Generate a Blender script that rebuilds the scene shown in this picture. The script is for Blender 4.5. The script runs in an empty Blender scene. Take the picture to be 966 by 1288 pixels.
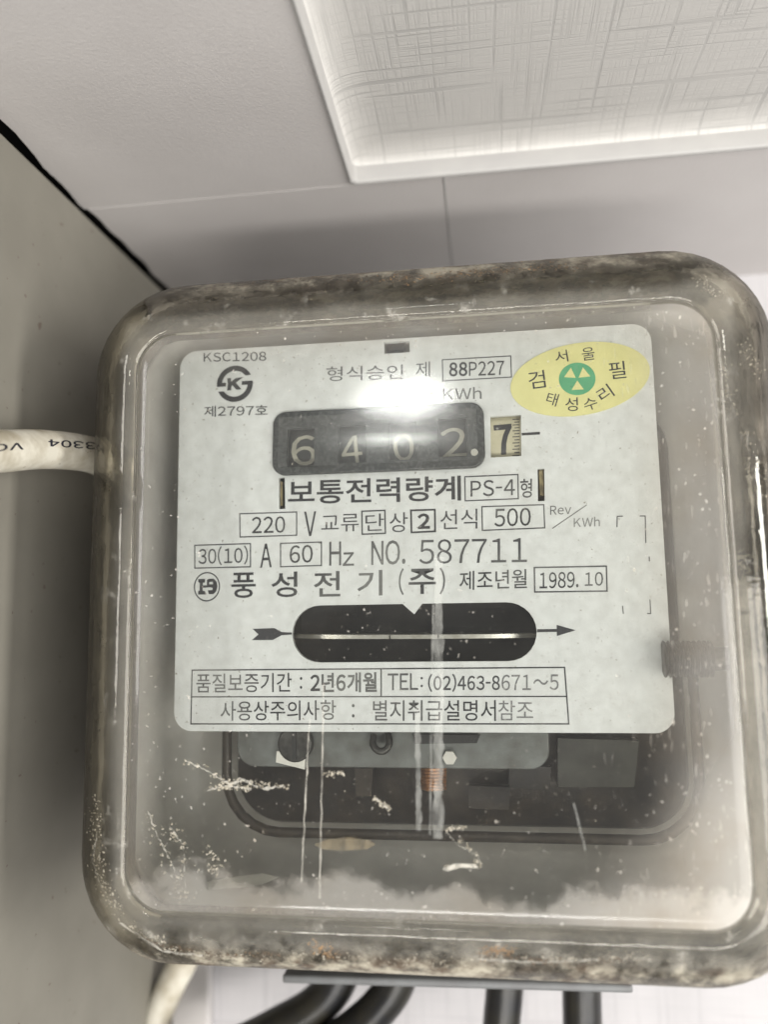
import bpy, bmesh, math, random
from mathutils import Vector, Matrix, noise
random.seed(7)
C = bpy.context.scene.collection
scn = bpy.context.scene

# ------------------------------------------------------------------ camera
CAM = Vector((0.01243189, -0.1303878, -0.01338475))
RW = Matrix(((0.99129023, 0.03226021, 0.12768306),
             (0.13068243, -0.12093798, -0.98402038),
             (-0.01630297, 0.99213572, -0.12410048)))
cd = bpy.data.cameras.new('camera'); cam = bpy.data.objects.new('camera', cd); C.objects.link(cam)
cd.sensor_fit = 'VERTICAL'; cd.sensor_height = 36.0; cd.sensor_width = 27.0
cd.lens = 36.0 * 960 / 1288
cd.clip_start = 0.002; cd.clip_end = 20
cam.matrix_world = Matrix.Translation(CAM) @ RW.to_4x4()
scn.camera = cam
cd.dof.use_dof = True; cd.dof.focus_distance = 0.128; cd.dof.aperture_fstop = 9.0

# ------------------------------------------------------------------ light
w = bpy.data.worlds.new('World'); scn.world = w; w.use_nodes = True
w.node_tree.nodes['Background'].inputs[0].default_value = (0.95, 0.97, 1.0, 1)
w.node_tree.nodes['Background'].inputs[1].default_value = 0.20

def area(name, loc, target, sx, sy, power, col, shape='RECTANGLE'):
    l = bpy.data.lights.new(name, 'AREA'); l.shape = shape; l.size = sx; l.size_y = sy
    l.energy = power; l.color = col
    o = bpy.data.objects.new(name, l); C.objects.link(o); o.location = loc
    o.rotation_euler = (Vector(target) - Vector(loc)).to_track_quat('-Z', 'Y').to_euler()
    return o
area('bright_room_light', (0.66, -0.78, -0.30), (0.0, 0, -0.01), 0.60, 0.66, 7.6, (1.0, 0.985, 0.96))
area('side_strip_light', (0.75, -0.34, -0.02), (0.0, 0, -0.01), 0.10, 0.62, 6.0, (1.0, 0.98, 0.94))  # strip light added for the glint on the right rim; no known source
area('low_glint_light', (0.05, -0.70, -0.50), (0.0, 0, 0.0), 0.55, 0.07, 3.0, (1.0, 0.97, 0.93))  # low strip added to put glints along the bottom rim
area('room_fill_light', (-0.66, -0.56, 0.12), (0.03, 0, -0.01), 0.35, 0.5, 5.0, (1.0, 0.975, 0.94))  # fill added from the left to brighten the interior at right
area('ceiling_lamp', (-0.076, -0.768, 0.264), (0.0, 0, 0.0), 0.11, 0.046, 0.30, (1.0, 1.0, 0.97), 'ELLIPSE')

scn.view_settings.view_transform = 'Standard'; scn.view_settings.look = 'None'
scn.view_settings.exposure = 0.36; scn.view_settings.gamma = 1.0
scn.view_settings.use_curve_mapping = False
scn.render.engine = 'CYCLES'
scn.cycles.use_denoising = True
scn.cycles.max_bounces = 14; scn.cycles.transparent_max_bounces = 24
scn.cycles.transmission_bounces = 12
scn.cycles.sample_clamp_indirect = 4.0
scn.cycles.blur_glossy = 0.6

# ------------------------------------------------------------------ helpers
def at(px, py, Y):
    d = RW @ Vector(((px - 483) / 960, -(py - 644) / 960, -1.0))
    return CAM + d * ((Y - CAM.y) / d.y)

def N(nt, t, **kw):
    n = nt.nodes.new(t)
    for k, v in kw.items():
        if k in n.inputs.keys(): n.inputs[k].default_value = v
        else: setattr(n, k, v)
    return n

def newmat(name):
    m = bpy.data.materials.new(name); m.use_nodes = True
    nt = m.node_tree
    for n in list(nt.nodes): nt.nodes.remove(n)
    out = nt.nodes.new('ShaderNodeOutputMaterial')
    tc = nt.nodes.new('ShaderNodeTexCoord')
    return m, nt, out, tc

def L(nt, a, b): nt.links.new(a, b)

def mapped(nt, tc, scale=(1, 1, 1), loc=(0, 0, 0), rot=(0, 0, 0)):
    mp = nt.nodes.new('ShaderNodeMapping'); L(nt, tc.outputs['Object'], mp.inputs[0])
    mp.inputs['Scale'].default_value = scale; mp.inputs['Location'].default_value = loc
    mp.inputs['Rotation'].default_value = rot
    return mp.outputs[0]

def tex(nt, vec, scale, detail=3.0, rough=0.55, dist=0.0):
    n = N(nt, 'ShaderNodeTexNoise', Scale=scale, Detail=detail, Roughness=rough, Distortion=dist)
    L(nt, vec, n.inputs['Vector']); return n.outputs['Fac']

def ramp(nt, fac, p0, p1, c0=(0, 0, 0, 1), c1=(1, 1, 1, 1)):
    r = nt.nodes.new('ShaderNodeValToRGB'); L(nt, fac, r.inputs[0])
    r.color_ramp.elements[0].position = p0; r.color_ramp.elements[1].position = p1
    r.color_ramp.elements[0].color = c0; r.color_ramp.elements[1].color = c1
    return r.outputs[0]

def mth(nt, op, a, b=None, clamp=False):
    n = nt.nodes.new('ShaderNodeMath'); n.operation = op; n.use_clamp = clamp
    for i, v in enumerate((a, b)):
        if v is None: continue
        if isinstance(v, (int, float)): n.inputs[i].default_value = v
        else: L(nt, v, n.inputs[i])
    return n.outputs[0]

def mixc(nt, fac, a, b):
    n = nt.nodes.new('ShaderNodeMix'); n.data_type = 'RGBA'
    for s, v in ((n.inputs[0], fac), (n.inputs[6], a), (n.inputs[7], b)):
        if isinstance(v, (int, float)): s.default_value = v
        elif isinstance(v, tuple): s.default_value = v if len(v) == 4 else (*v, 1)
        else: L(nt, v, s)
    return n.outputs[2]

def surf(name, col, col2=None, rough=0.5, nscale=200, spread=(0.35, 0.65), metallic=0.0, bump=0.0, bscale=900,
         specks=None, spec=0.5):
    """painted or plastic surface: two tones mixed by noise, optional dark specks and fine relief"""
    m, nt, out, tc = newmat(name)
    b = N(nt, 'ShaderNodeBsdfPrincipled'); L(nt, b.outputs[0], out.inputs[0])
    b.inputs['Roughness'].default_value = rough; b.inputs['Metallic'].default_value = metallic
    b.inputs['Specular IOR Level'].default_value = spec
    v = mapped(nt, tc)
    c = mixc(nt, ramp(nt, tex(nt, v, nscale, 5), *spread), col, col2 or tuple(x * 0.85 for x in col))
    if specks:
        sc, thr, scol = specks
        c = mixc(nt, ramp(nt, tex(nt, v, sc, 2, 0.6), thr, thr + 0.03), c, scol)
    L(nt, c, b.inputs['Base Color'])
    if bump:
        bp = N(nt, 'ShaderNodeBump', Strength=bump, Distance=0.0002)
        L(nt, tex(nt, v, bscale, 3), bp.inputs['Height']); L(nt, bp.outputs[0], b.inputs['Normal'])
    return m

# ------------------------------------------------------------------ materials
def linen(name, base, line, strength=0.7, axes='XZ', sc=1.0):
    m, nt, out, tc = newmat(name)
    b = N(nt, 'ShaderNodeBsdfPrincipled', Roughness=0.6); L(nt, b.outputs[0], out.inputs[0])
    b.inputs['Specular IOR Level'].default_value = 0.25
    a = {'X': 0, 'Y': 1, 'Z': 2}
    def lines(u, w_, f, fl, off, lo, hi):
        s = [0.01, 0.01, 0.01]; s[a[u]] = f * sc; s[a[w_]] = fl * sc
        v = mapped(nt, tc, tuple(s), (off, off * 1.7, off * 0.3))
        return ramp(nt, tex(nt, v, 1.0, 1.5, 0.5, 0.0), lo, hi)
    u, w_ = axes[0], axes[1]
    l1 = lines(u, w_, 850, 24, 3.1, 0.59, 0.66)
    l2 = lines(w_, u, 850, 19, 9.4, 0.59, 0.66)
    l3 = lines(u, w_, 2400, 60, 5.5, 0.5, 0.66)
    l4 = lines(w_, u, 2400, 60, 7.7, 0.5, 0.66)
    big = ramp(nt, tex(nt, mapped(nt, tc), 60, 3), 0.35, 0.6)
    s = mth(nt, 'MAXIMUM', l1, l2)
    s2 = mth(nt, 'MULTIPLY', mth(nt, 'MAXIMUM', l3, l4), 0.5)
    s = mth(nt, 'MULTIPLY', mth(nt, 'MAXIMUM', s, s2), mth(nt, 'ADD', mth(nt, 'MULTIPLY', big, 0.55), 0.45))
    c = mixc(nt, mth(nt, 'MULTIPLY', s, strength), base, line)
    L(nt, c, b.inputs['Base Color'])
    bp = N(nt, 'ShaderNodeBump', Strength=0.35, Distance=0.00015); bp.invert = True
    L(nt, s, bp.inputs['Height']); L(nt, bp.outputs[0], b.inputs['Normal'])
    return m

M = {}
M['wallpaper'] = linen('wallpaper_linen', (0.47, 0.455, 0.46), (0.34, 0.33, 0.34), 0.45, 'XZ')
M['wallpaper_top'] = linen('wallpaper_linen_grey', (0.50, 0.485, 0.46), (0.27, 0.265, 0.255), 0.42, 'XY', 1.15)
M['panel'] = surf('white_vinyl_panel', (0.51, 0.485, 0.47), (0.48, 0.455, 0.44), 0.42, 40, bump=0.3, bscale=1700)
M['trim'] = surf('white_gloss_trim', (0.35, 0.34, 0.325), (0.32, 0.31, 0.30), 0.5, 90, bump=0.1)
M['side'] = surf('beige_side_paint', (0.21, 0.197, 0.165), (0.18, 0.168, 0.14), 0.5, 45, bump=0.2, bscale=300,
                 specks=(420, 0.70, (0.13, 0.10, 0.08)))
M['dark'] = surf('dark_gap_shade', (0.03, 0.028, 0.025), None, 0.8)  # dark colour standing in for shade inside the ceiling gap
M['base'] = surf('base_grey_paint', (0.60, 0.585, 0.54), (0.44, 0.42, 0.38), 0.5, 70)
M['frame'] = surf('dark_iron_frame', (0.014, 0.011, 0.008), (0.05, 0.035, 0.02), 0.45, 160, spread=(0.4, 0.75), bump=0.3)
M['ring'] = surf('brown_iron_edge', (0.075, 0.06, 0.042), (0.05, 0.04, 0.03), 0.4, 200, metallic=0.3)
M['bracket'] = surf('grey_bracket', (0.17, 0.18, 0.17), (0.10, 0.10, 0.088), 0.5, 220, metallic=0.2, bump=0.2)
M['plate'] = surf('name_plate_paint', (0.80, 0.815, 0.80), (0.68, 0.69, 0.67), 0.42, 420, spread=(0.35, 0.7), bump=0.15, bscale=2500,
                  specks=(1300, 0.69, (0.36, 0.34, 0.29)))
M['plate_dark'] = surf('name_plate_back', (0.05, 0.05, 0.05))
M['black'] = surf('black_interior', (0.008, 0.008, 0.007), (0.018, 0.017, 0.015), 0.6, 300)
M['bezel'] = surf('register_bezel', (0.035, 0.038, 0.038), (0.085, 0.09, 0.088), 0.30, 1800, spread=(0.45, 0.62), bump=0.5, bscale=2600)
M['wheel'] = surf('number_wheel', (0.015, 0.016, 0.015), (0.03, 0.03, 0.03), 0.45, 500)
M['cream'] = surf('cream_digit', (0.60, 0.57, 0.46), (0.45, 0.43, 0.35), 0.5, 900)
M['wheel_cream'] = surf('cream_number_wheel', (0.58, 0.54, 0.38), (0.52, 0.48, 0.33), 0.5, 500)
M['disc'] = surf('disc_metal', (0.66, 0.64, 0.58), (0.48, 0.45, 0.38), 0.3, 500, metallic=0.55)
M['brass'] = surf('brass', (0.55, 0.45, 0.24), (0.25, 0.2, 0.12), 0.35, 600, metallic=0.8)
M['steel'] = surf('dull_steel', (0.09, 0.088, 0.08), (0.03, 0.028, 0.025), 0.4, 500, metallic=0.7)
M['bobbin'] = surf('green_brown_bobbin', (0.055, 0.056, 0.042), (0.03, 0.028, 0.02), 0.5, 160)
M['copper'] = surf('copper_wire', (0.50, 0.23, 0.09), (0.33, 0.15, 0.06), 0.4, 900, metallic=0.5)
M['white_plastic'] = surf('white_plastic', (0.75, 0.73, 0.66), None, 0.4, 300)
M['foil'] = surf('yellow_foil', (0.86, 0.82, 0.38), (0.80, 0.76, 0.34), 0.38, 260, metallic=0.0, bump=0.3, bscale=500)
M['green'] = surf('green_print', (0.13, 0.46, 0.23), (0.10, 0.40, 0.20), 0.5, 400)
M['grey_plastic'] = surf('grey_terminal_plastic', (0.15, 0.155, 0.155), (0.12, 0.12, 0.12), 0.45, 200)
M['cable_white'] = surf('white_cable_sheath', (0.56, 0.53, 0.45), (0.36, 0.32, 0.24), 0.5, 190, spread=(0.42, 0.68),
                        bump=0.2, bscale=500, specks=(700, 0.72, (0.2, 0.16, 0.12)))
M['cable_black'] = surf('black_cable_sheath', (0.006, 0.006, 0.007), (0.016, 0.014, 0.009), 0.36, 200, bump=0.2)
M['black_print'] = surf('black_print', (0.02, 0.02, 0.03))
M['flake'] = surf('pale_dirt', (0.50, 0.46, 0.38), (0.20, 0.17, 0.12), 0.45, 1600)
M['flake_dark'] = surf('brown_dirt', (0.10, 0.065, 0.035), (0.035, 0.028, 0.02), 0.6, 700)
M['rust'] = surf('rust_stain', (0.30, 0.18, 0.08), (0.15, 0.09, 0.045), 0.6, 700)

def ink_mat(name, col, wear=0.62):
    m, nt, out, tc = newmat(name)
    b = N(nt, 'ShaderNodeBsdfPrincipled', Roughness=0.45); L(nt, b.outputs[0], out.inputs[0])
    v = mapped(nt, tc)
    f = ramp(nt, tex(nt, v, 900, 4, 0.7), wear, wear + 0.14)
    f2 = ramp(nt, tex(nt, v, 55, 3, 0.5), 0.50, 0.8)
    c = mixc(nt, mth(nt, 'MAXIMUM', mth(nt, 'MULTIPLY', f, 0.8), mth(nt, 'MULTIPLY', f2, 0.6)), col, (0.52, 0.52, 0.48))
    L(nt, c, b.inputs['Base Color']); return m
M['ink'] = ink_mat('dark_ink', (0.028, 0.028, 0.032))
M['ink_thin'] = ink_mat('worn_ink', (0.06, 0.06, 0.064), 0.61)
M['ink_faint'] = ink_mat('faint_ink', (0.19, 0.19, 0.19), 0.55)

def glass_pane():
    m, nt, out, tc = newmat('clear_dusty_glass')
    v = mapped(nt, tc)
    tr = N(nt, 'ShaderNodeBsdfTransparent', Color=(0.945, 0.95, 0.94, 1))
    gl = N(nt, 'ShaderNodeBsdfGlossy', Roughness=0.085, Color=(1, 1, 1, 1))
    gl2 = N(nt, 'ShaderNodeBsdfGlossy', Roughness=0.18, Color=(1, 1, 1, 1))
    fr = N(nt, 'ShaderNodeFresnel', IOR=1.42)
    bp = N(nt, 'ShaderNodeBump', Strength=0.25, Distance=0.0003)
    L(nt, tex(nt, v, 55, 2), bp.inputs['Height'])
    for g in (gl, gl2): L(nt, bp.outputs[0], g.inputs['Normal'])
    g = N(nt, 'ShaderNodeMixShader', Fac=0.4); L(nt, gl.outputs[0], g.inputs[1]); L(nt, gl2.outputs[0], g.inputs[2])
    s1 = N(nt, 'ShaderNodeMixShader'); L(nt, fr.outputs[0], s1.inputs[0]); L(nt, tr.outputs[0], s1.inputs[1]); L(nt, g.outputs[0], s1.inputs[2])
    # dust film, also carrying painted haze
    df = N(nt, 'ShaderNodeBsdfDiffuse'); tl = N(nt, 'ShaderNodeBsdfTranslucent')
    dcol = mixc(nt, ramp(nt, tex(nt, v, 70, 4), 0.45, 0.7), (0.66, 0.625, 0.57), (0.54, 0.48, 0.40))
    L(nt, dcol, df.inputs[0]); L(nt, dcol, tl.inputs[0])
    dm = N(nt, 'ShaderNodeMixShader', Fac=0.35); L(nt, df.outputs[0], dm.inputs[1]); L(nt, tl.outputs[0], dm.inputs[2])
    sep = N(nt, 'ShaderNodeSeparateXYZ'); L(nt, tc.outputs['Object'], sep.inputs[0])
    def rng(val, a, b_, lo=0.0, hi=1.0):
        r = nt.nodes.new('ShaderNodeMapRange'); L(nt, val, r.inputs[0])
        r.inputs[1].default_value = a; r.inputs[2].default_value = b_; r.inputs[3].default_value = lo; r.inputs[4].default_value = hi
        r.interpolation_type = 'SMOOTHSTEP'; return r.outputs[0]
    film = mth(nt, 'MULTIPLY', ramp(nt, tex(nt, v, 38, 5, 0.6), 0.3, 0.75), 0.035)
    film = mth(nt, 'ADD', film, 0.004)
    # haze painted as film brightens the right, left and top strips
    film = mth(nt, 'ADD', film, rng(sep.outputs[0], 0.0335, 0.0455, 0, 0.23))
    film = mth(nt, 'ADD', film, rng(sep.outputs[0], -0.037, -0.0425, 0, 0.13))
    film = mth(nt, 'ADD', film, rng(sep.outputs[2], 0.026, 0.031, 0, 0.16))
    nz = tex(nt, v, 85, 6, 0.65)
    zz = mth(nt, 'ADD', sep.outputs[2], mth(nt, 'MULTIPLY', nz, 0.018))
    film = mth(nt, 'ADD', film, rng(zz, -0.0432, -0.0462, 0, 0.24))  # dust band along the lower edge, with a ragged top
    # corner patch, lower right, paints more of the bright haze
    diag = mth(nt, 'SUBTRACT', sep.outputs[0], sep.outputs[2])
    film = mth(nt, 'ADD', film, rng(diag, 0.074, 0.092, 0, 0.22))
    # fine specks and vertical scuffs
    sp = ramp(nt, tex(nt, v, 1500, 2, 0.5), 0.70, 0.76)
    sp2 = mth(nt, 'MULTIPLY', ramp(nt, tex(nt, mapped(nt, tc, (1, 1, 0.16)), 2200, 2, 0.5), 0.66, 0.75), rng(sep.outputs[0], 0.022, 0.036, 0.0, 0.28))
    film = mth(nt, 'ADD', film, mth(nt, 'MULTIPLY', sp, 0.5))
    film = mth(nt, 'ADD', film, mth(nt, 'MULTIPLY', sp2, 0.6))
    # dust and painted haze are kept to the outer face only
    film = mth(nt, 'MULTIPLY', film, rng(sep.outputs[1], -0.0131, -0.0133, 0.0, 1.25), True)
    s2 = N(nt, 'ShaderNodeMixShader'); L(nt, film, s2.inputs[0]); L(nt, s1.outputs[0], s2.inputs[1]); L(nt, dm.outputs[0], s2.inputs[2])
    L(nt, s2.outputs[0], out.inputs[0]); return m

def glass_rim():
    m, nt, out, tc = newmat('moulded_glass_rim')
    v = mapped(nt, tc)
    g = N(nt, 'ShaderNodeBsdfGlass', Roughness=0.02, IOR=1.5, Color=(0.84, 0.82, 0.77, 1))
    bp = N(nt, 'ShaderNodeBump', Strength=0.35, Distance=0.0003)
    L(nt, mth(nt, 'ADD', tex(nt, v, 160, 3), mth(nt, 'MULTIPLY', tex(nt, v, 900, 3), 0.18)), bp.inputs['Height']); L(nt, bp.outputs[0], g.inputs['Normal'])
    df = N(nt, 'ShaderNodeBsdfPrincipled', Roughness=0.6)
    dcol = mixc(nt, ramp(nt, tex(nt, v, 190, 6, 0.7), 0.40, 0.62), (0.50, 0.46, 0.38), (0.085, 0.062, 0.042))
    sep = N(nt, 'ShaderNodeSeparateXYZ'); L(nt, tc.outputs['Object'], sep.inputs[0])
    def rng(val, a, b_, lo=0.0, hi=1.0):
        r = nt.nodes.new('ShaderNodeMapRange'); L(nt, val, r.inputs[0])
        r.inputs[1].default_value = a; r.inputs[2].default_value = b_; r.inputs[3].default_value = lo; r.inputs[4].default_value = hi
        r.interpolation_type = 'SMOOTHSTEP'; return r.outputs[0]
    top = rng(sep.outputs[2], 0.036, 0.042, 0, 0.62)
    bot = rng(sep.outputs[2], -0.060, -0.066, 0, 0.85)
    amt = mth(nt, 'MAXIMUM', top, bot)
    patch = ramp(nt, tex(nt, v, 130, 7, 0.72), 0.40, 0.58)
    # painted refraction: pale band beside the crease, dark brown band on outer curve
    qx = mth(nt, 'SUBTRACT', mth(nt, 'ABSOLUTE', mth(nt, 'SUBTRACT', sep.outputs[0], 0.00225)), 0.04595)
    qz = mth(nt, 'SUBTRACT', mth(nt, 'ABSOLUTE', mth(nt, 'ADD', sep.outputs[2], 0.0132)), 0.0456)
    q = mth(nt, 'ADD', mth(nt, 'MAXIMUM', qx, qz), mth(nt, 'MULTIPLY', mth(nt, 'SUBTRACT', tex(nt, v, 90, 4), 0.5), 0.004))
    pale = rng(q, 0.0035, 0.0012, 0, 0.12)
    brown = rng(q, 0.0055, 0.0098, 0, 0.70)
    f = mth(nt, 'ADD', mth(nt, 'MULTIPLY', patch, amt), 0.03)
    streak = ramp(nt, tex(nt, mapped(nt, tc, (1, 1, 0.1), (0, 0, 0), (0, 0.9, 0)), 1100, 4, 0.6), 0.42, 0.60)
    blot = ramp(nt, tex(nt, v, 120, 5, 0.65), 0.38, 0.62)
    brown = mth(nt, 'MULTIPLY', brown, mth(nt, 'ADD', 0.35, mth(nt, 'MULTIPLY', mth(nt, 'ADD', streak, blot), 0.5)), True)
    f = mth(nt, 'ADD', f, mth(nt, 'ADD', pale, brown), True)
    f = mth(nt, 'ADD', f, mth(nt, 'MULTIPLY', ramp(nt, tex(nt, v, 260, 6, 0.7), 0.60, 0.68), 0.25), True)
    dcol = mixc(nt, rng(q, 0.0030, 0.0060, 0, 0.97), mixc(nt, 0.7, dcol, (0.60, 0.58, 0.52)), (0.035, 0.029, 0.022))
    dcol = mixc(nt, mth(nt, 'MULTIPLY', patch, amt), dcol, mixc(nt, ramp(nt, tex(nt, v, 240, 6, 0.7), 0.42, 0.60), (0.46, 0.42, 0.33), (0.10, 0.07, 0.045)))
    L(nt, dcol, df.inputs[0])
    s = N(nt, 'ShaderNodeMixShader'); L(nt, f, s.inputs[0]); L(nt, g.outputs[0], s.inputs[1]); L(nt, df.outputs[0], s.inputs[2])
    L(nt, s.outputs[0], out.inputs[0]); return m
M['pane'] = glass_pane(); M['rim'] = glass_rim()

def film_mat(name, col, alpha):
    m, nt, out, tc = newmat(name)
    tr = N(nt, 'ShaderNodeBsdfTransparent'); b = N(nt, 'ShaderNodeBsdfPrincipled', Roughness=0.3)
    b.inputs['Base Color'].default_value = (*col, 1)
    f = mth(nt, 'MULTIPLY', ramp(nt, tex(nt, mapped(nt, tc, (1, 1, 0.35)), 900, 4, 0.6), 0.35, 0.7), alpha)
    s = N(nt, 'ShaderNodeMixShader'); L(nt, mth(nt, 'ADD', f, alpha * 0.3, True), s.inputs[0]); L(nt, tr.outputs[0], s.inputs[1]); L(nt, b.outputs[0], s.inputs[2])
    L(nt, s.outputs[0], out.inputs[0]); return m
def window_mat():
    m, nt, out, tc = newmat('clear_plastic_window')
    tr = N(nt, 'ShaderNodeBsdfTransparent', Color=(0.96, 0.96, 0.95, 1)); gl = N(nt, 'ShaderNodeBsdfGlossy', Roughness=0.17)
    df = N(nt, 'ShaderNodeBsdfDiffuse', Color=(0.5, 0.5, 0.48, 1))
    a = N(nt, 'ShaderNodeMixShader', Fac=0.13); L(nt, tr.outputs[0], a.inputs[1]); L(nt, gl.outputs[0], a.inputs[2])
    b = N(nt, 'ShaderNodeMixShader'); L(nt, mth(nt, 'MULTIPLY', ramp(nt, tex(nt, mapped(nt, tc), 420, 5, 0.7), 0.4, 0.75), 0.10), b.inputs[0])
    L(nt, a.outputs[0], b.inputs[1]); L(nt, df.outputs[0], b.inputs[2]); L(nt, b.outputs[0], out.inputs[0]); return m
M['window'] = window_mat()
M['drip'] = film_mat('dried_drip', (0.60, 0.57, 0.50), 0.5)
M['drip_soft'] = film_mat('soft_drip', (0.60, 0.60, 0.56), 0.24)
M['smear'] = film_mat('brown_smear', (0.26, 0.21, 0.13), 0.24)

# ------------------------------------------------------------------ mesh helpers
def link(name, me, mat, parent=None, smooth=False):
    o = bpy.data.objects.new(name, me); C.objects.link(o)
    if mat is not None and not me.materials: me.materials.append(mat)
    if smooth:
        for p in me.polygons: p.use_smooth = True
    if parent: o.parent = parent
    return o

def from_bm(name, bm, mat, parent=None, smooth=False):
    me = bpy.data.meshes.new(name); bm.to_mesh(me); bm.free()
    return link(name, me, mat, parent, smooth)

def tag(o, label, cat, group=None):
    o['label'] = label; o['category'] = cat
    if group: o['group'] = group
    return o

def struct(o): o['kind'] = 'structure'; return o

def quadm(name, pts, mat, parent=None):
    me = bpy.data.meshes.new(name); me.from_pydata([tuple(p) for p in pts], [], [tuple(range(len(pts)))])
    return link(name, me, mat, parent)

def box(name, x0, x1, y0, y1, z0, z1, mat, parent=None, bev=0.0, rot=None):
    bm = bmesh.new(); bmesh.ops.create_cube(bm, size=1.0)
    for v in bm.verts:
        v.co = Vector(((x0 + x1) / 2 + v.co.x * (x1 - x0), (y0 + y1) / 2 + v.co.y * (y1 - y0), (z0 + z1) / 2 + v.co.z * (z1 - z0)))
    if bev: bmesh.ops.bevel(bm, geom=bm.edges[:], offset=bev, segments=3, affect='EDGES', profile=0.6)
    if rot:
        c = Vector(((x0 + x1) / 2, (y0 + y1) / 2, (z0 + z1) / 2))
        bmesh.ops.rotate(bm, verts=bm.verts, cent=c, matrix=Matrix.Rotation(rot, 3, 'Y'))
    return from_bm(name, bm, mat, parent, bool(bev))

def rrect(cx, cz, hw, hh, r, n=10):
    pts = []
    for sx, sz, a0 in ((1, 1, 0), (-1, 1, 90), (-1, -1, 180), (1, -1, 270)):
        for i in range(n + 1):
            a = math.radians(a0 + 90 * i / n)
            pts.append((cx + sx * (hw - r) + r * math.cos(a), cz + sz * (hh - r) + r * math.sin(a)))
    return pts

def flat(name, loops, y, depth, mat, parent=None, bevel=0.0):
    """filled outline with holes, standing in the XZ plane at y, thickness going back"""
    cu = bpy.data.curves.new(name, 'CURVE'); cu.dimensions = '2D'; cu.fill_mode = 'BOTH'
    cu.extrude = max(depth / 2 - bevel, 0); cu.bevel_depth = bevel; cu.bevel_resolution = 2
    for lp in loops:
        sp = cu.splines.new('POLY'); sp.points.add(len(lp) - 1)
        for i, p in enumerate(lp): sp.points[i].co = (p[0], p[1], 0, 1)
        sp.use_cyclic_u = True
    tmp = bpy.data.objects.new('tmp', cu)
    me = bpy.data.meshes.new_from_object(tmp); bpy.data.objects.remove(tmp); bpy.data.curves.remove(cu)
    me.materials.clear()
    for v in me.vertices:
        x, yy, z = v.co; v.co = (x, y + depth / 2 - z, yy)
    me.name = name
    return link(name, me, mat, parent)

def P2(px, py, Y=0.0):
    p = at(px, py, Y); return (p.x, p.z)

def poly_px(name, pxs, Y, mat, parent, depth=0.00004):
    return flat(name, [[P2(a, b, Y) for a, b in pxs]], Y - depth, depth, mat, parent)

INK_Y = -0.00005
def glyph_mesh(ch, off):
    cu = bpy.data.curves.new('txt', 'FONT'); cu.body = ch; cu.offset = off; cu.resolution_u = 3
    tmp = bpy.data.objects.new('tmp', cu)
    me = bpy.data.meshes.new_from_object(tmp); bpy.data.objects.remove(tmp); bpy.data.curves.remove(cu)
    return me
def text_mesh(body, off=0.0):
    """Latin letters and figures are taken from the gothic face of the Korean text and set close together"""
    if any(33 <= ord(c) <= 126 for c in body):
        vs, fs, x = [], [], 0.0
        off += 0.007
        for ch in body:
            if ch == ' ': x += 0.3; continue
            g = glyph_mesh(chr(ord(ch) + 0xFEE0) if 33 <= ord(ch) <= 126 else ch, off)
            xs = [v.co.x for v in g.vertices]; a, b = min(xs), max(xs)
            if ch == '1': a -= 0.06; b += 0.04
            sq = 0.45 if ch == '-' else 1.0
            k0 = len(vs)
            vs += [((v.co.x - a) * sq + x, v.co.y, 0) for v in g.vertices]
            fs += [tuple(i + k0 for i in p.vertices) for p in g.polygons]
            x += (b - a) * sq + (0.09 if ord(ch) < 127 else 0.12)
            bpy.data.meshes.remove(g)
        me = bpy.data.meshes.new('txt'); me.from_pydata(vs, [], fs); return me
    cu = bpy.data.curves.new('txt', 'FONT'); cu.body = body; cu.offset = off; cu.resolution_u = 3
    tmp = bpy.data.objects.new('tmp', cu)
    me = bpy.data.meshes.new_from_object(tmp); bpy.data.objects.remove(tmp); bpy.data.curves.remove(cu)
    me.materials.clear(); return me

def text(body, xl, yl, xr, yr, h, mat='ink', off=0.0, Y=INK_Y, parent=None, name='lettering'):
    """printed line: ink box from (xl,yl) to (xr,yr) along its middle, h tall (all measured on the photograph, laid on the plane Y)"""
    me = text_mesh(body, off)
    A = Vector(P2(xl, yl, Y)); B = Vector(P2(xr, yr, Y))
    T = Vector(P2((xl + xr) / 2, (yl + yr) / 2 - h / 2, Y)); D = Vector(P2((xl + xr) / 2, (yl + yr) / 2 + h / 2, Y))
    xs = [v.co.x for v in me.vertices]; ys = [v.co.y for v in me.vertices]
    x0, x1, y0, y1 = min(xs), max(xs), min(ys), max(ys)
    up = T - D
    for v in me.vertices:
        u = (v.co.x - x0) / (x1 - x0); t = (v.co.y - y0) / (y1 - y0) - 0.5
        p = A.lerp(B, u) + up * t
        v.co = (p.x, Y, p.y)
    me.name = name
    return link(name, me, M[mat], parent)

def glyph(body, px, py, hpx, wpx, rot, mat, Y, parent, name='lettering', off=0.0):
    me = text_mesh(body, off)
    c = Vector(P2(px, py, Y)); k = (Vector(P2(px + 1, py, Y)) - c).length
    xs = [v.co.x for v in me.vertices]; ys = [v.co.y for v in me.vertices]
    x0, x1, y0, y1 = min(xs), max(xs), min(ys), max(ys)
    ca, sa = math.cos(math.radians(rot + 3)), math.sin(math.radians(rot + 3))
    for v in me.vertices:
        u = ((v.co.x - x0) / (x1 - x0) - 0.5) * wpx * k; t = ((v.co.y - y0) / (y1 - y0) - 0.5) * hpx * k
        v.co = (c.x + u * ca - t * sa, Y, c.y + u * sa + t * ca)
    return link(name, me, M[mat], parent)

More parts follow.
